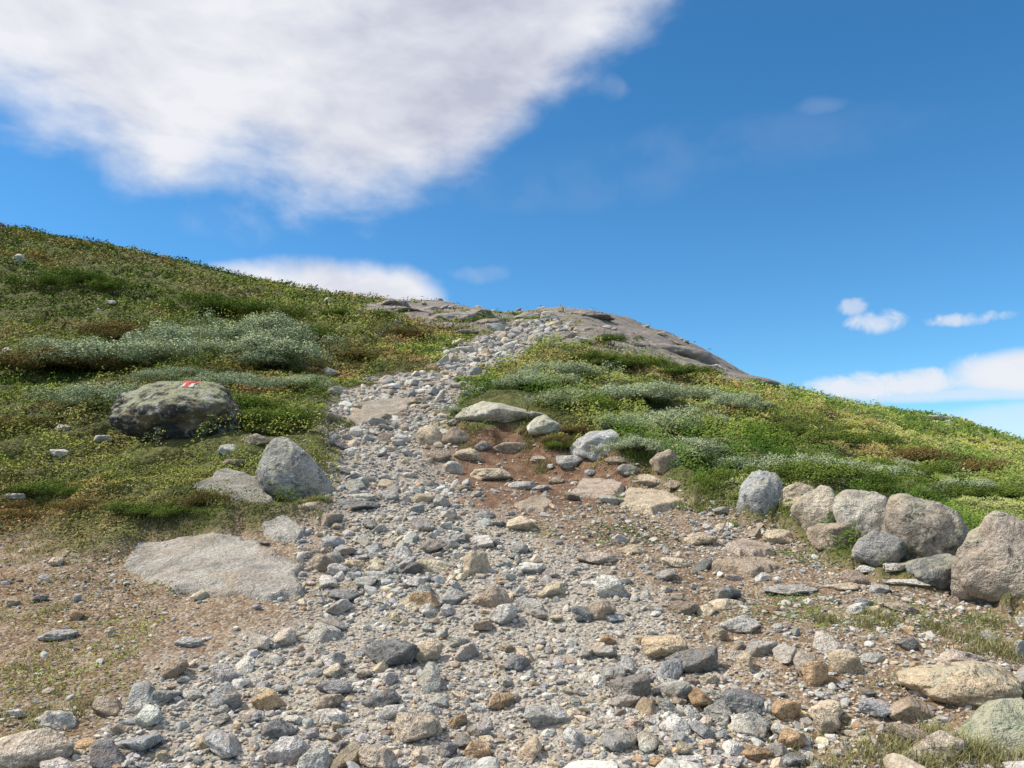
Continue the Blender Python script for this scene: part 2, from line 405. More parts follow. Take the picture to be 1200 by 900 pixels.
B=[ (588,504,110,34,'light',1,"pale lichen-spotted boulder on top of a turf mound"),
(640,510,46,24,'light',1,"small pale boulder on a turf mound"),(700,541,64,38,(.50,.50,.48),0,"light grey boulder at the mound's lower edge"),
(722,548,30,14,'brown',0,"brown rock beside a light grey boulder"),(533,522,38,22,'brown',0,"brown rock on the eroded bank"),
(505,522,34,22,'tan',0,"tan rock beside the trail"),(548,542,36,18,'tan',0,"tan rock on the eroded bank"),(780,556,38,30,'brown',0,"brown pointed boulder by the turf"),
(762,572,44,16,'tan',0,"flat tan rock by the turf"),(598,533,40,15,'brown',0,"brown rock embedded in the eroded bank"),(634,544,26,10,'pink',0,"pinkish rock embedded in the eroded bank"),(668,551,34,18,'grey',0,"grey rock embedded in the eroded bank"),
(612,574,34,10,'light',0,"pale rock on the brown bank"),(530,556,26,16,'light',0,"pale rock beside the trail"),(652,568,20,9,'brown',0,"brown rock on the brown bank"),(566,530,22,14,'dark',0,"dark rock embedded in the eroded bank"),(515,542,30,12,'brown',0,"brown rock beside the trail"),(575,564,54,16,'tan',0,"flat tan rock sliding from the brown bank"),(545,576,20,8,'brown',0,"brown rock below the bank"),
(889,602,52,52,(.34,.345,.345),1,"upright bluish grey boulder in a row"),(927,596,58,30,'tan',0,"tan boulder in a row"),(957,624,62,56,(.48,.42,.33),0,"tan grey rounded boulder in a row"),
(977,644,54,32,'brown',0,"brown boulder in a row"),(1015,640,82,66,(.44,.41,.36),1,"rust-streaked grey boulder in a row"),(1030,668,62,46,(.30,.29,.27),0,"grey wedge boulder leaning on others"),
(1086,660,106,80,(.34,.295,.24),1,"big grey brown rounded boulder in a row"),(1100,692,88,44,(.18,.18,.17),1,"dark low boulder in a row"),
(1184,706,134,108,(.36,.30,.245),1,"largest brownish boulder in a row"),(912,638,36,18,'tan',0,"small tan boulder beside the trail"),(940,612,28,18,'pink',0,"pinkish rock wedged between boulders"),(1050,676,30,16,'light',0,"pale rock between boulders"),
(1125,832,136,56,(.48,.38,.26),1,"bulky tan boulder in dry grass"),(1162,882,112,52,(.27,.29,.20),1,"tilted slab with yellow green lichen"),
(1128,786,62,24,'pink',0,"pinkish low rock in dry grass"),(1064,850,50,34,'brown',0,"brown rock in dirt"),(990,792,38,32,'tan',0,"cream coloured angular stone"),
(955,806,32,34,'rust',0,"rust coloured upright stone"),(42,902,96,46,(.48,.42,.345),0,"pale pinkish boulder in dirt"),(68,856,50,26,'light',0,"pale rock in dirt"),
(925,699,68,14,'grey',0,"thin grey slab lying on the trail"),(820,640,40,16,'tan',0,"tan rock on the trail"),
(1065,692,60,14,'light',0,"flat pale slab on dirt"),(985,694,44,12,'tan',0,"flat tan rock on dirt"),(1015,676,30,12,'light',0,"pale rock on dirt"),(66,664,20,12,'tan',0,"small tan rock in dirt"),(90,728,18,14,'rust',0,"small rusty rock in dirt"),(128,748,14,14,'tan',0,"small tan rock in dirt"),(14,712,20,12,'tan',0,"small tan rock in dirt"),(68,752,46,14,'grey',0,"flat grey rock in dirt"),(222,760,34,14,'grey',0,"grey rock in dirt"),
(560,674,34,30,'tan',0,"upright tan grey stone in gravel"),(576,714,50,28,(.46,.37,.28),0,"squarish tan stone in gravel"),(497,716,36,24,'rust',0,"rust tan stone in gravel"),(500,780,38,30,'tan',0,"tan stone in gravel"),(487,872,62,36,(.46,.38,.29),0,"large tan grey stone in gravel"),
(716,702,40,28,'light',0,"pale cream stone in gravel"),(704,730,36,28,'brown',0,"brown stone in gravel"),(778,778,54,34,(.54,.42,.28),0,"tan stone in gravel"),(812,792,62,32,'dark',0,"dark grey stone in gravel"),(460,784,62,34,'dark',0,"dark grey angular stone in gravel"),
(738,824,50,32,'dark',0,"dark bluish stone in gravel"),(612,624,38,20,'tan',0,"flat tan stone in gravel"),(418,600,70,14,'dark',0,"thin dark slab in gravel"),(425,588,40,10,'light',0,"pale flat stone in gravel"),(700,662,50,16,'pink',0,"flat pinkish stone in gravel"),
(865,745,60,22,'grey',0,"flat grey stone on the trail"),(865,838,70,30,'dark',0,"dark flat stone on the trail"),(920,846,34,26,'rust',0,"rust stone in dirt"),(968,862,34,32,'tan',0,"tan stone in dirt"),(928,880,36,24,'rust',0,"orange tan stone in dirt"),(885,894,44,18,'rust',0,"orange stone at the trail edge"),
(790,665,34,12,'tan',0,"flat tan stone on the trail"),(800,720,40,16,'brown',0,"flat brown stone on the trail"),(850,715,44,14,'tan',0,"flat tan stone on the trail"),(890,770,40,20,'grey',0,"grey stone on the trail"),(740,650,36,12,'tan',0,"flat tan stone on the trail"),
(265,834,38,34,'blue',0,"bluish grey stone in gravel"),(328,868,42,24,'dark',0,"dark stone in gravel"),(560,896,32,28,'rust',0,"rust stone in gravel"),(640,855,56,26,'grey',0,"flat grey stone in gravel"),(378,672,30,24,'brown',0,"brown angular stone in gravel"),(390,644,28,16,'blue',0,"bluish stone in gravel"),
(388,440,18,9,'light',0,"pale rock in the heath"),(22,308,18,11,'light',0,"pale rock high on the grassy slope"),(8,414,16,7,'light',0,"pale rock on the slope"),(130,358,16,6,'light',0,"pale rock on the slope"),
(70,538,22,12,'light',0,"pale rock in turf"),(75,505,20,8,'light',0,"pale rock in turf"),(20,590,22,12,'light',0,"pale rock in turf"),
(1095,494,30,7,'light',0,"pale rocks on the skyline"),(1108,498,16,6,'light',0,"pale rock on the skyline"),(192,303,10,5,'dark',0,"rock on the skyline"),
(657,366,8,8,'brown',0,"small rock pile on the crest"),(644,374,22,9,'light',0,"pale rock near the crest"),
(600,394,24,8,'grey',0,"rock by the upper trail"),(580,388,24,9,'light',0,"rock by the upper trail"),(680,402,20,8,'light',0,"pale rock by the upper trail"),(545,414,24,9,'light',0,"pale rock by the upper trail"),(650,384,24,8,'tan',0,"tan rock by the upper trail"),
(845,520,26,8,'pink',0,"pale rock in shrubs"),(300,522,34,14,'brown',0,"brown rock beside a dark boulder"),(268,532,28,12,'light',0,"pale rock beside a dark boulder"),(318,540,30,12,'grey',0,"grey rock beside the trail"),
(325,577,22,12,'rust',0,"rusty rock in turf"),(275,548,30,10,'brown',0,"brown rock in turf"),(120,520,24,10,'light',0,"pale rock in turf"),(362,600,34,12,'tan',0,"tan rock at the turf edge"),(374,508,22,10,'tan',0,"tan rock at the turf edge"),(350,500,20,9,'brown',0,"brown rock at the turf edge"),(392,462,22,9,'light',0,"pale rock at the turf edge")]
for n_,(u,v,w,h,c,ty,lab) in enumerate(B):
    stone_=("stone" in lab.split()) and w<75
    big_=w>50 and h>45
    p_=8 if big_ else (12 if ty else 20)
    hero("stone" if stone_ else "boulder",u,v,w,h,c,M_lich if (ty==1 and h<45 and u<1000) or 'tilted' in lab else (M_boulder if ty==1 else M_stone),lab,"stone" if stone_ else ("boulder" if w>45 else "rock"),100+n_*7,depth=.8 if h>w*.5 else .7,p=p_,sub=5 if w>44 else 4,
         tilt=(.40 if lab.startswith("tilted") else random.uniform(-.08,.08)),sink=.35,lo=.78 if big_ else .7,rough=.08,npl=13,dome=.35 if big_ else 0,group="stones scattered on the trail" if stone_ else None)
# bedrock outcrops at the crest
OUT=[(470,366,70,8,0),(525,373,70,9,.0),(575,382,46,8,0),(705,392,60,8,-.1),(660,396,40,7,0),(455,358,50,6,0),(545,392,36,7,0),(620,372,40,7,0),(505,364,40,7,0),(560,370,40,7,0),(740,404,60,7,-.2),(690,370,60,6,-.05),(790,412,110,7,-.28),(860,440,100,6,-.33)]
for n_,(u,v,w,h,tl) in enumerate(OUT):
    k_=random.uniform(.8,1.1); flat_=w>90
    hero("rock_outcrop",u,v,w,h,(.30*k_,.265*k_,.235*k_),M_stone,"cracked grey brown bedrock slab on the hilltop","rock outcrop",700+n_*3,depth=.9,p=6 if flat_ else 16,sub=5,sink=2.0 if flat_ else 1.0,lo=.85 if flat_ else .72,rough=.05 if flat_ else .09,npl=14,tilt=tl*.6,group="bedrock slabs on the hilltop")
# painted trail mark
bv=BVHTree.FromPolygons([Vector(q) for q in [(mb.matrix_basis@vv.co) for vv in mb.data.vertices]],[list(pp.vertices) for pp in mb.data.polygons])
mx0=info[0]+info[3]*.13
tops=[(mb.matrix_basis@q.co) for q in mb.data.vertices]; top=max(q.z for q in tops if abs(q.x-mx0)<.10)
ng=30; wv=.18; hv=.12; grid={}; vs=[]; fs=[]; mi=[]
for a in range(ng+1):
    for c in range(ng+1):
        px=mx0-wv/2+wv*a/ng; pz=top-hv-.003+hv*c/ng
        hit=bv.ray_cast(Vector((px,info[1]-4,pz)),Vector((0,1,0)))
        if hit[0] is not None:
            grid[(a,c)]=len(vs); q=hit[0]+hit[1]*.005-mb.location; vs.append(q[:])
for a in range(ng):
    for c in range(ng):
        ks=[(a,c),(a+1,c),(a+1,c+1),(a,c+1)]
        if all(k_ in grid for k_ in ks):
            fu=(a+.5)/ng; fv=(c+.5)/ng; e=.03*math.sin(a*1.7+c)
            red=(fv>.62+e) or (abs(fu-.5+.1*(1-fv))<.17+e)
            edge=min(fu,1-fu,fv)
            if not red and edge<.10+e*1.3: continue
            fs.append([grid[k_] for k_ in ks]); mi.append(0 if red else 1)
me=bpy.data.meshes.new("painted_mark"); me.from_pydata(vs,[],fs); me.materials.append(plain("red_paint",(.58,.11,.09))); me.materials.append(plain("white_paint",(.60,.55,.5)))
for pp,q in zip(me.polygons,mi): pp.material_index=q; pp.use_smooth=True
add("painted_mark",me,None,"red letter T trail mark over white paint",None,parent=mb)

# ---- scattered stones
cols_list=np.array([PAL[k_] for k_ in ('grey','blue','light','tan','rust','dark','brown','pink')])
cprob=np.array([.34,.13,.19,.16,.02,.06,.08,.03]); cprob/=cprob.sum()
def colrand(n):
    c=cols_list[rng.choice(len(cols_list),n,p=cprob)]; c=c*rng.uniform(.75,1.15,(n,1))*rng.uniform(.97,1.03,(n,3)); return np.clip(c,0,.58)
def sample(n,y0,y1,tw=.82):
    yy=(rng.uniform(math.sqrt(y0),math.sqrt(y1),n))**2; tt=rng.uniform(-tw,tw,n); return tt*yy,yy
def dens_keep(xx,yy,dirtp,pmin=.22):
    b,g,r,bk=zones(xx,yy)
    patch=pmin+(1-pmin)*sm(fbm2(xx*.8,yy*.8,61,3),-.20,.10)
    patch=np.maximum(patch,sm(yy,9,12)*.8)
    left=np.where(xx<-.2,.25,1.1)
    pr=(g**1.3*patch+(b-g*b)*dirtp*(.4+patch)*left)*(1-.7*bk)+ (1-b)*.0015
    return rng.random(len(xx))<pr
def far_from_boulders(xx,yy,m=.85):
    k_=np.ones(len(xx),bool)
    for bx,by,br in BOULD: k_&=((xx-bx)**2+(yy-by)**2)>(br*m)**2
    for P in SLABS: k_&=sdf(xx,yy,P)<.02
    return k_
xx,yy=sample(85000,2.7,62,.72); kp=dens_keep(xx,yy,.12); xx,yy=xx[kp],yy[kp]
kp=far_from_boulders(xx,yy); xx,yy=xx[kp],yy[kp]
sz=(.034**-1.65-rng.random(len(xx))*(.034**-1.65-.22**-1.65))**(-1/1.65)*np.maximum(1,(yy/7)**.6)
o_=np.argsort(-sz); xx,yy,sz=xx[o_],yy[o_],sz[o_]
keep=[]; cell={}
for n_ in range(len(xx)):
    a,b_,s_=xx[n_],yy[n_],sz[n_]; ok=True; cx,cy=int(a//.35),int(b_//.35); rr=1
    for ci in range(cx-rr,cx+rr+1):
        for cj in range(cy-rr,cy+rr+1):
            for q in cell.get((ci,cj),()):
                if (xx[q]-a)**2+(yy[q]-b_)**2<(.37*(sz[q]+s_))**2: ok=False;break
            if not ok:break
        if not ok:break
    if ok: keep.append(n_); cell.setdefault((cx,cy),[]).append(n_)
keep=np.array(keep); xx,yy,sz=xx[keep],yy[keep],sz[keep]
print("medium",len(xx))
zz=H(xx,yy); colr=colrand(len(xx))
vis=(np.abs(xx/yy)<.65)&((VH-(zz-CH)/yy*F)<905)
score=np.where(vis,sz/yy,0); order=np.argsort(-score); big=order[:255]; rest=order[255:]
protos=[]
for n_ in range(20):
    v_,f_=rock_shape(900+n_,4,random.choice([8,9,11,12]),random.choice([22,34,48]),.075,.55)
    protos.append(make_mesh("stone",v_*.5,f_,None,True))
    protos[-1].materials.append(M_stone)
def cname(c):
    d=[np.abs(c/c.sum()-q/q.sum()).sum()*2+abs(c.mean()-q.mean()) for q in cols_list]; return ['grey','bluish grey','pale grey','tan','rust coloured','dark grey','brown','pinkish'][int(np.argmin(d))]
for n_,q in enumerate(big):
    s_=sz[q]; o=bpy.data.objects.new("stone",protos[n_%20]); COL.objects.link(o)
    hgt=s_*random.uniform(.45,.8); o.scale=(s_*random.uniform(1.0,1.4),s_*random.uniform(.7,1.0),hgt)
    o.rotation_euler=(random.uniform(-.35,.35),random.uniform(-.35,.35),random.uniform(0,6.28))
    o.location=(xx[q],yy[q],zz[q]+hgt*.18); o.color=(*colr[q],1)
    o["label"]=cname(colr[q])+" angular stone lying in trail gravel"; o["category"]="stone"; o["group"]="stones scattered on the trail"
def rots(n,tilt=.4):
    a=rng.uniform(0,2*math.pi,n); b_=rng.normal(0,tilt,n); c=rng.normal(0,tilt,n)
    ca,sa,cb,sb,cc,sc=np.cos(a),np.sin(a),np.cos(b_),np.sin(b_),np.cos(c),np.sin(c); O=np.zeros(n); I=np.ones(n)
    Rz=np.array([[ca,-sa,O],[sa,ca,O],[O,O,I]]).transpose(2,0,1); Rx=np.array([[I,O,O],[O,cb,-sb],[O,sb,cb]]).transpose(2,0,1); Ry=np.array([[cc,O,sc],[O,I,O],[-sc,O,cc]]).transpose(2,0,1)
    return Rz@Rx@Ry
GV=[];GF=[];GC=[];off=0
def batch(xx,yy,zz,sz,colr,sub,seed0,nk=10):
    global off
    ks=rng.integers(0,nk,len(xx))
    for k_ in range(nk):
        m_=ks==k_; n=m_.sum()
        if n==0: continue
        v_,f_=rock_shape(seed0+k_,sub,9,30,.06 if sub>1 else 0,.55)
        s3=sz[m_][:,None]*np.stack([rng.uniform(1,1.4,n),rng.uniform(.7,1.0,n),rng.uniform(.4,.8,n)],1)*.5
        P=v_[None]*s3[:,None,:]; P=np.einsum('nij,nvj->nvi',rots(n,.35),P)
        P+=np.stack([xx[m_],yy[m_],zz[m_]+s3[:,2]*.36],1)[:,None,:]
        GV.append(P.reshape(-1,3)); GC.append(np.repeat(colr[m_],len(v_),0))
        GF.append((f_[None]+ (off+np.arange(n)*len(v_))[:,None,None]).reshape(-1,3)); off+=n*len(v_)
nearm=(sz[rest]/yy[rest])>.014
batch(xx[rest][nearm],yy[rest][nearm],zz[rest][nearm],sz[rest][nearm],colr[rest][nearm],3,2000)
batch(xx[rest][~nearm],yy[rest][~nearm],zz[rest][~nearm],sz[rest][~nearm],colr[rest][~nearm],2,2100)
x2,y2=sample(160000,2.6,15,.72); kp=dens_keep(x2,y2,.28,.45); x2,y2=x2[kp],y2[kp]; kp=far_from_boulders(x2,y2,.5); x2,y2=x2[kp],y2[kp]
s2=(.012**-1.7-rng.random(len(x2))*(.012**-1.7-.045**-1.7))**(-1/1.7)*np.maximum(1,(y2/5)**.7)
batch(x2,y2,H(x2,y2),s2,colrand(len(x2)),1,2200,12)
x3,y3=sample(9000,30,60,.35); b_,g_,r_,k_=zones(x3,y3); kp=(rng.random(len(x3))<(.010*r_*(x3/y3<.07)+.15*b_+.006)); x3,y3=x3[kp],y3[kp]
s3_=rng.uniform(.2,.65,len(x3))**1.2
batch(x3,y3,H(x3,y3),s3_,colrand(len(x3))*.85,2,2300,6)
print("gravel tris",sum(len(q) for q in GF))
me=make_mesh("gravel",np.concatenate(GV),np.concatenate(GF),{'Col':np.concatenate(GC)},False)
add("gravel",me,M_gravel,"loose grey and tan gravel covering the trail","gravel","stuff")

# ------------------------------------------------------------ leaf helpers
def leaves(P,N,size,asp,col):
    n=len(P); N=N/np.linalg.norm(N,axis=1)[:,None]
    T=np.cross(N,rng.normal(size=(n,3))); T/=np.linalg.norm(T,axis=1)[:,None]; Bt=np.cross(N,T)
    a=T*size[:,None]; b_=Bt*(size*asp)[:,None]
    Vv=np.stack([P-a,P-b_*1,P+a,P+b_],1).reshape(-1,3)
    Ff=np.arange(4*n).reshape(n,4); return Vv,Ff,np.repeat(col,4,0)
def palmix(t,stops):
    ps=[s_[0] for s_ in stops]; return np.stack([np.interp(t,ps,[s_[1][k_] for s_ in stops]) for k_ in range(3)],1)
# ------------------------------------------------------------ heath ground cover
N=1150000
yy=np.exp(rng.uniform(math.log(2.6),math.log(68),N)); tt=rng.uniform(-.75,.75,N)
w=rng.random(N)<np.clip(.45+yy/24,0,1); yy,tt=yy[w],tt[w]; xx=tt*yy
b,g,r,bk=zones(xx,yy)
sp=sm(fbm2(xx*1.5,yy*1.5,41,4),.08,.24)*.28*(1-g)*(1-bk)
pr=(1-b)**1.2*(1-r*.99)+b*sp
gap=fbm2(xx*.6,yy*.6,91,5)
thin=sm(gap,.18,.26)*.7
pr=pr*(1-thin)
kp=(rng.random(len(xx))<pr)&far_from_boulders(xx,yy,.8); xx,yy,b=xx[kp],yy[kp],b[kp]
zz=H(xx,yy); n=len(xx); print("leaves",n)
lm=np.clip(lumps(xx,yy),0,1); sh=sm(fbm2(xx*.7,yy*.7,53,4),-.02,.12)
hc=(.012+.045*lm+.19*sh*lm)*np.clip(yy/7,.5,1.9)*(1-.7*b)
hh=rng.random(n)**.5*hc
P=np.stack([xx,yy,zz+hh],1); Nn=rng.normal(0,.36,(n,3))+np.array([-.40,-.25,.85])
c1=fbm2(xx*.20,yy*.20,71,4)+.5*fbm2(xx*1.0,yy*1.0,73,3)+rng.normal(0,.04,n)
c1=c1-.14*sm(xx/yy,.05,.3)+.03*sm(-xx/yy,.1,.4)-.02
col=palmix(c1,[(-.5,(.07,.125,.026)),(-.22,(.125,.185,.038)),(-.02,(.19,.235,.048)),(.15,(.265,.275,.068)),(.28,(.28,.225,.078)),(.42,(.26,.15,.065))])
yel=sm(fbm2(xx*.5,yy*.5,79,3),.0,.28)[:,None]; col=col*(1-yel*.3)+np.array([.27,.33,.07])*yel*.3
moss=sm(fbm2(xx*.9,yy*.9,85,4),.15,.25)[:,None]; col=col*(1-moss*.4)+np.array([.30,.29,.15])*moss*.4
dead=(rng.random(n)<.03)[:,None]; col=np.where(dead,np.array([.34,.30,.18]),col)
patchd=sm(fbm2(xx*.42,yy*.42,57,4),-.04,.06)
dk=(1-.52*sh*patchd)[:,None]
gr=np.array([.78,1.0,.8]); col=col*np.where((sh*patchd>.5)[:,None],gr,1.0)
col=col*dk*(.60+.40*(hh/np.maximum(hc,1e-3))+.34*lm)[:,None]*rng.uniform(.85,1.15,(n,1))  # shading put into leaf colour: darker low down and in hollows, brighter on lumps
size=.0020*yy*rng.uniform(.5,1.2,n)+.003
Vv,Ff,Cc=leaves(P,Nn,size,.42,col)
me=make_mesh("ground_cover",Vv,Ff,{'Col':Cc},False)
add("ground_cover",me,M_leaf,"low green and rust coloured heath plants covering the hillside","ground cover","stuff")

# ------------------------------------------------------------ grass
def blades(px,py,hgt,wid,col):
    n=len(px); pz=H(px,py)-.01; a=rng.uniform(0,2*math.pi,n); d=np.stack([np.cos(a),np.sin(a),0*a],1)
    side=np.stack([-d[:,1],d[:,0],0*a],1)*wid[:,None]; lean=rng.uniform(.25,1.0,n)*hgt
    B0=np.stack([px,py,pz],1); up=np.array([0,0,1.])
    M1=B0+up*(hgt*.55)[:,None]+d*(lean*.3)[:,None]; T1=B0+up*(hgt*.9)[:,None]+d*lean[:,None]
    Vv=np.stack([B0-side,B0+side,M1+side*.7,M1-side*.7,T1+side*.12,T1-side*.12],1).reshape(-1,3)
    o_=np.arange(n)[:,None]*6; Ff=np.concatenate([o_+np.array([[0,1,2,3]]),o_+np.array([[3,2,4,5]])],0)
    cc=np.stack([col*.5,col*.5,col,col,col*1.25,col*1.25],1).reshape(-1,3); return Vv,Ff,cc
GR=[(1110,735,.9,.35,.08,1,1700),(1180,765,.5,.3,.09,1,1100),(1120,885,.4,.2,.11,1,1400),(1040,895,.3,.15,.09,1,700),(1190,835,.3,.25,.09,1,700),(1080,800,.3,.2,.06,1,200),
(850,588,.5,.3,.11,0,500),(900,602,.4,.25,.10,0,400),(820,574,.3,.3,.11,0,350),(760,545,.5,.4,.10,0,350),(680,525,.6,.3,.12,1,500),(440,490,.2,.15,.12,0,250),(950,600,.6,.4,.12,0,600),(1050,612,.8,.4,.12,0,600),
(60,800,.5,.35,.05,1,700),(30,720,.5,.35,.05,1,500),(100,760,.4,.3,.04,1,350),(30,840,.4,.3,.06,1,700),(60,604,1.0,.4,.06,1,2500),(200,602,1.0,.35,.06,1,2500),(120,560,1.5,.6,.07,0,3000),(380,440,.5,.5,.12,0,300),(40,650,.7,.25,.05,1,900),
(620,508,.8,.4,.10,1,900),(380,520,.15,.6,.09,1,500),(360,590,.3,.2,.08,1,400)]
GA=[[],[],[]]; o2=0
for (u,v,rx,ry,hg,dry,n) in GR:
    a,b_=place(u,v); nc=max(3,n//60); cxs=rng.normal(a,rx*.5,nc); cys=rng.normal(b_,ry*.5,nc); w_=rng.integers(0,nc,n)
    px=cxs[w_]+rng.normal(0,.05,n); py=cys[w_]+rng.normal(0,.05,n)
    kp=far_from_boulders(px,py,.75); px,py=px[kp],py[kp]; n=len(px)
    c=np.array([.36,.32,.16]) if dry else np.array([.17,.23,.05]); c2=np.array([.22,.235,.09]) if dry else np.array([.27,.30,.09])
    m_=rng.random((n,1)); col=(c*m_+c2*(1-m_))*rng.uniform(.7,1.25,(n,1))
    Vv,Ff,cc=blades(px,py,hg*rng.uniform(.4,1.2,n),rng.uniform(.0018,.0035,n)*np.maximum(1,py/6),col)
    GA[0].append(Vv); GA[1].append(Ff+o2); GA[2].append(cc); o2+=len(Vv)
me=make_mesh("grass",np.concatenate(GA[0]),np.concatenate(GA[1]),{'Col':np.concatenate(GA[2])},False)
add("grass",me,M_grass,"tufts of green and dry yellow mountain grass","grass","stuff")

# ------------------------------------------------------------ bushes
def bush_mesh(seed,kind):
    rs=np.random.default_rng(seed); nl=13; P=[];Nn=[];T=[]
    cs=rs.normal(0,.42,(nl,2))
    for c in cs:
        d=min(1,np.hypot(*c)); rad=rs.uniform(.24,.40); hz=(.75-.5*d)*rs.uniform(.7,1.25); n=430
        D=rs.normal(size=(n,3)); D[:,2]=np.abs(D[:,2])*1.0; D/=np.linalg.norm(D,axis=1)[:,None]
        rr=rad*(rs.uniform(.6,1.05,n)+.18*vn3(D*4+c[0]*9,seed))
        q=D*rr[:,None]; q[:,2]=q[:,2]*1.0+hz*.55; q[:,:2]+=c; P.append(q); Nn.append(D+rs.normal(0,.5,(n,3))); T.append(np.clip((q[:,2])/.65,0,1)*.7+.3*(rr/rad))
    P=np.concatenate(P);Nn=np.concatenate(Nn);T=np.concatenate(T)
    n=len(P)
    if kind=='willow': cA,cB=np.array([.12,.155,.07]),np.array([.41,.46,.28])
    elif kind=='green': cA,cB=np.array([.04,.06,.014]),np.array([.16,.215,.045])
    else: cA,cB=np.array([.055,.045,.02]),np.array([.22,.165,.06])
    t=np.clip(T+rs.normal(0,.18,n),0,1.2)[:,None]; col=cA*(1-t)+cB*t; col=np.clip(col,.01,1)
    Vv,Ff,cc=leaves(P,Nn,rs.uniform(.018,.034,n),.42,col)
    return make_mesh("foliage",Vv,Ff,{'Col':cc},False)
def stem_mesh(seed):
    rs=np.random.default_rng(seed); Vs=[];Fs=[];o_=0
    for _ in range(12):
        a=rs.uniform(0,6.28); end=np.array([math.cos(a)*.5,math.sin(a)*.5,.38])*rs.uniform(.5,1.0)
        for k_ in range(5):
            f=k_/4; c=end*np.array([f,f,f**.7])+np.append(rs.normal(0,.02,2),0)-np.array([0,0,.05*(1-f)]); rad=.014*(1-f*.75)
            for q in range(5): Vs.append(c+rad*np.array([math.cos(q*1.2566),math.sin(q*1.2566),0]))
        for k_ in range(4):
            for q in range(5): Fs.append([o_+k_*5+q,o_+k_*5+(q+1)%5,o_+(k_+1)*5+(q+1)%5,o_+(k_+1)*5+q])
        o_+=25
    return make_mesh("stem",np.array(Vs),np.array(Fs),None,True)
BM={k_:[bush_mesh(s_+hash_,k_) for s_ in range(4)] for hash_,k_ in ((10,'willow'),(20,'green'),(30,'brown'))}
SMs=[stem_mesh(5),stem_mesh(6)]
for k_ in BM:
    for m_ in BM[k_]: m_.materials.append(M_will if k_=='willow' else M_leaf)
for m_ in SMs: m_.materials.append(M_stem)
PATCH=[(250,424,190,22,'willow',14,1.1),(330,404,100,10,'willow',6,1.1),(130,430,100,14,'willow',5,.8),(300,456,150,12,'willow',9,.65),(115,472,70,12,'willow',5,.55),(190,446,70,8,'willow',3,.6),(225,405,60,6,'willow',3,1.0),
(590,456,70,10,'willow',7,.6),(650,448,60,12,'willow',7,.65),(610,474,110,8,'willow',8,.42),(555,482,40,4,'willow',3,.3),(645,466,60,8,'willow',4,.5),
(785,532,70,12,'willow',6,.5),(742,530,44,8,'willow',3,.4),(775,468,110,10,'willow',7,.65),(860,480,60,8,'willow',4,.6),(795,502,70,14,'willow',6,.55),(745,500,50,10,'willow',4,.45),(880,554,60,8,'willow',4,.42),
(1010,560,150,22,'willow',7,.5),(1000,556,150,20,'green',6,.45),(1085,576,110,16,'willow',4,.42),(1090,574,110,16,'green',5,.4),(950,542,70,10,'green',4,.4),(1160,578,80,10,'green',4,.4),(1010,520,90,8,'green',5,.6),(900,510,80,10,'green',5,.6),
(145,398,90,12,'brown',7,1.0),(60,438,90,10,'brown',4,.9),(325,498,80,18,'green',7,.5),(300,482,50,8,'green',3,.45),(740,430,80,8,'green',6,.7),(660,504,50,6,'brown',5,.3),
(260,370,120,10,'green',5,1.2),(370,400,80,10,'green',4,.8),(420,426,50,8,'brown',3,.6),(30,500,60,14,'brown',4,.5),(60,598,110,14,'brown',6,.22),(190,596,90,12,'green',6,.22),(110,575,120,14,'green',5,.28),(240,588,60,8,'brown',4,.22),
(620,516,70,5,'brown',9,.26),(660,522,50,5,'green',5,.24),(850,562,40,6,'green',3,.35),(1180,555,60,10,'brown',3,.5),(700,482,60,8,'green',4,.45),(820,442,60,6,'green',3,.7),(100,340,120,16,'green',4,1.3),(420,376,60,6,'green',3,.9),(470,396,50,6,'brown',3,.7),
(840,505,80,10,'brown',3,.6),(1090,540,80,8,'brown',3,.6),(690,425,40,5,'green',3,.6),(590,380,40,3,'green',2,.7),(700,404,40,3,'green',3,.6)]
LAB={'willow':("silvery green dwarf willow bush on the heath slope","willow bushes on the slope","willow_bush"),'green':("low dark green shrub growing in heath","green shrubs on the slope","green_shrub"),'brown':("low brownish green shrub growing in heath","brownish shrubs on the slope","brown_shrub")}
nb=0
for (u,v,w,h,kd,n,rad) in PATCH:
    for q in range(n):
        uu=u+random.uniform(-.5,.5)*w; vv=v+random.uniform(-.5,.5)*h
        a,b_=place(uu,vv); aa=np.array([a]); bb=np.array([b_])
        if not far_from_boulders(aa,bb,1.1)[0]: continue
        if sdf(aa,bb,BARE)[0]>-rad*.9*(1.2 if b_>12 else .3): continue
        gz=float(H(aa,bb)[0]); lab,grp,nm=LAB[kd]
        e=add(nm,None,None,lab,"bush",None,grp); e.empty_display_size=.2
        e.location=(a,b_,gz-.06); s_=rad*random.uniform(.7,1.3); e.scale=(s_*1.15,s_,s_*random.uniform(.65,.95)); e.rotation_euler=(0,0,random.uniform(0,6.28))
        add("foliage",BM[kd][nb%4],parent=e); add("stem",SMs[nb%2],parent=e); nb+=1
print("bushes",nb)

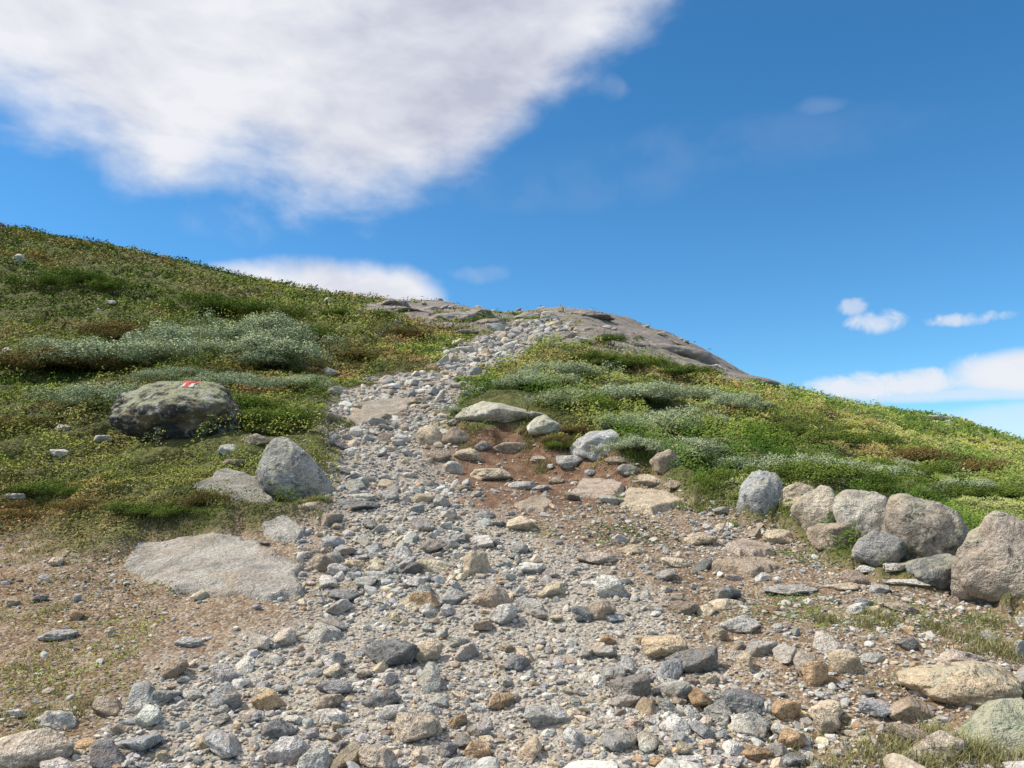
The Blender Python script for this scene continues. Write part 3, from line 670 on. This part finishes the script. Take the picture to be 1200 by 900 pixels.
# ------------------------------------------------------------ sky
el=math.radians(52); az=math.radians(-88)
w=bpy.data.worlds.new("World"); scene.world=w; w.use_nodes=True; t=NT(w); t.n.clear()
out=t.new('ShaderNodeOutputWorld'); bg=t.new('ShaderNodeBackground'); bg.inputs[1].default_value=.15; t.link(bg.outputs[0],out.inputs[0])
sky=t.new('ShaderNodeTexSky',sky_type='NISHITA'); sky.sun_disc=False; sky.sun_elevation=el; sky.sun_rotation=az%(2*math.pi); sky.altitude=1200; sky.air_density=1.0; sky.dust_density=.3; sky.ozone_density=2.0
tc=t.new('ShaderNodeTexCoord'); d=tc.outputs['Generated']; sx=t.new('ShaderNodeSeparateXYZ'); t.link(d,sx.inputs[0])
azn=t.math('ARCTAN2',sx.outputs[0],sx.outputs[1]); hor=t.math('SQRT',t.math('ADD',t.math('MULTIPLY',sx.outputs[0],sx.outputs[0]),t.math('MULTIPLY',sx.outputs[1],sx.outputs[1])))
te=t.math('DIVIDE',sx.outputs[2],t.math('MAXIMUM',hor,.001))
skc=t.mix(1.0,sky.outputs[0],t.ramp(sx.outputs[2],[(.0,(.56,.90,1.08)),(.2,(.43,.86,1.08)),(.45,(.33,.82,1.07))]),'MULTIPLY')
def AT(u,v):
    tt=(u-600)/F; return math.atan(tt),(VH-v)/F/math.sqrt(1+tt*tt)
fc=t.new('ShaderNodeFloatCurve'); cur=fc.mapping.curves[0]
pts=[(-700,70),(-300,115),(0,148),(100,172),(200,210),(290,206),(350,228),(450,248),(530,238),(590,185),(660,120),(720,70),(775,15),(845,-90),(950,-270),(1300,-400)]
cp=[((AT(u,v)[0]+1.2)/2.4,AT(u,v)[1]/1.5) for u,v in pts]
while len(cur.points)<len(cp): cur.points.new(.5,.5)
for q,(a,b_) in zip(cur.points,sorted(cp)): q.location=(a,b_)
fc.mapping.update()
t.link(t.math('DIVIDE',t.math('ADD',azn,1.2),2.4,clamp=True),fc.inputs['Value'])
bound=t.math('MULTIPLY',fc.outputs[0],1.5)
mp=t.new('ShaderNodeMapping'); mp.inputs['Rotation'].default_value=(0,math.radians(-35),0); mp.inputs['Scale'].default_value=(1.0,1.0,1.8); t.link(d,mp.inputs[0])
mp2=t.new('ShaderNodeMapping'); mp2.inputs['Rotation'].default_value=(0,math.radians(40),0); mp2.inputs['Scale'].default_value=(1.0,1.0,2.3); t.link(d,mp2.inputs[0])
nA_=t.noise(mp.outputs[0],3.0,7,.50,.2); nB_=t.noise(d,9,6,.55,.2); nC=t.noise(mp2.outputs[0],2.4,5,.5,.3); nD=t.noise(mp2.outputs[0],9,5,.55,.2)
nsum=t.math('ADD',t.math('MULTIPLY',t.math('SUBTRACT',nA_,.5),.20),t.math('ADD',t.math('MULTIPLY',t.math('SUBTRACT',nB_,.5),.10),t.math('MULTIPLY',t.math('SUBTRACT',nD,.5),.11)))
dd=t.math('ADD',t.math('SUBTRACT',te,bound),nsum)
mr=t.new('ShaderNodeMapRange',interpolation_type='SMOOTHSTEP'); mr.inputs['From Min'].default_value=-.03; mr.inputs['From Max'].default_value=.085; t.link(dd,mr.inputs['Value'])
mask=mr.outputs[0]
wn=t.new('ShaderNodeTexNoise'); wn.inputs['Scale'].default_value=14; wn.inputs['Detail'].default_value=4; t.link(d,wn.inputs['Vector']); ws=t.new('ShaderNodeSeparateColor'); t.link(wn.outputs['Color'],ws.inputs[0])
az2=t.math('ADD',azn,t.math('MULTIPLY',t.math('SUBTRACT',ws.outputs[0],.5),.09)); te2=t.math('ADD',te,t.math('MULTIPLY',t.math('SUBTRACT',ws.outputs[1],.5),.04))
nF=t.noise(d,26,5,.6,.5)
def blob(u,v,rx,ry,st,soft=.6,na=1.2,wisp=False,fine=False):
    global mask
    a0,t0=AT(u,v); ra=rx/F; rt=ry/F
    A_,T_=(az2,te2) if wisp else (azn,te)
    p=t.math('DIVIDE',t.math('SUBTRACT',A_,a0),ra); q=t.math('DIVIDE',t.math('SUBTRACT',T_,t0),rt)
    r2=t.math('ADD',t.math('MULTIPLY',p,p),t.math('MULTIPLY',q,q))
    val=t.math('SUBTRACT',1.0,r2)
    if not wisp: val=t.math('ADD',val,t.math('MULTIPLY',t.math('SUBTRACT',nF if fine else nB_,.5),na))
    m_=t.new('ShaderNodeMapRange',interpolation_type='SMOOTHSTEP'); m_.inputs['From Min'].default_value=-.1 if wisp else 0; m_.inputs['From Max'].default_value=1.2 if wisp else soft; m_.inputs['To Max'].default_value=st; t.link(val,m_.inputs['Value'])
    o_=m_.outputs[0]
    if wisp: o_=t.math('MULTIPLY',o_,t.ramp(nB_,[(.40,0.1),(.60,1.)]))
    mask=t.math('MAXIMUM',mask,o_)
blob(385,350,145,56,1.0,.7,1.3); blob(460,345,70,26,.8,.9,1.3); blob(330,325,90,20,.7,.9,1.5)
blob(1195,436,80,26,.95,.9,1.0); blob(1195,436,80,26,.9,1.0,2.2,fine=True); blob(1060,450,120,18,.9,1.0,2.2,fine=True); blob(1110,462,160,10,.6,1.0,1.6); blob(1190,495,120,22,.45,1,1.4)
blob(1122,375,48,9,.75,1.1,3.0,fine=True); blob(1030,378,36,14,.75,1.1,3.2,fine=True); blob(998,359,18,11,.55,1.1,3.0,fine=True)
blob(705,98,30,20,.3,wisp=True); blob(560,318,40,12,.40,wisp=True); blob(275,262,60,28,.25,wisp=True); blob(620,215,240,40,.10,wisp=True); blob(850,175,240,40,.07,wisp=True); blob(955,125,40,12,.10,wisp=True)
shade=t.math('ADD',t.math('ADD',t.math('MULTIPLY',nC,.65),t.math('MULTIPLY',nD,.35)),t.math('MULTIPLY',t.math('SUBTRACT',.25,te,clamp=True),.5))
ccol=t.ramp(shade,[(.38,(3.4,3.6,4.4)),(.47,(4.6,4.75,5.35)),(.57,(5.8,5.85,6.15))])
fin=t.mix(mask,skc,ccol); t.link(fin,bg.inputs[0])
sd=Vector((math.sin(az)*math.cos(el),math.cos(az)*math.cos(el),math.sin(el)))
L=bpy.data.lights.new("sun","SUN"); L.energy=5.0; L.angle=math.radians(.5); L.color=(1,.94,.84); lo=bpy.data.objects.new("sun",L); COL.objects.link(lo); lo.rotation_euler=sd.to_track_quat('Z','Y').to_euler()
scene.view_settings.view_transform='Standard'; scene.view_settings.look='None'; scene.view_settings.exposure=0
cam=bpy.data.cameras.new("camera"); co=bpy.data.objects.new("camera",cam); COL.objects.link(co); scene.camera=co
cam.sensor_width=36; cam.lens=36*F/1200; cam.shift_y=(VH-450)/1200; cam.clip_start=.05; cam.clip_end=20000
co.location=(0,0,CH); co.rotation_euler=(math.radians(90),0,0)
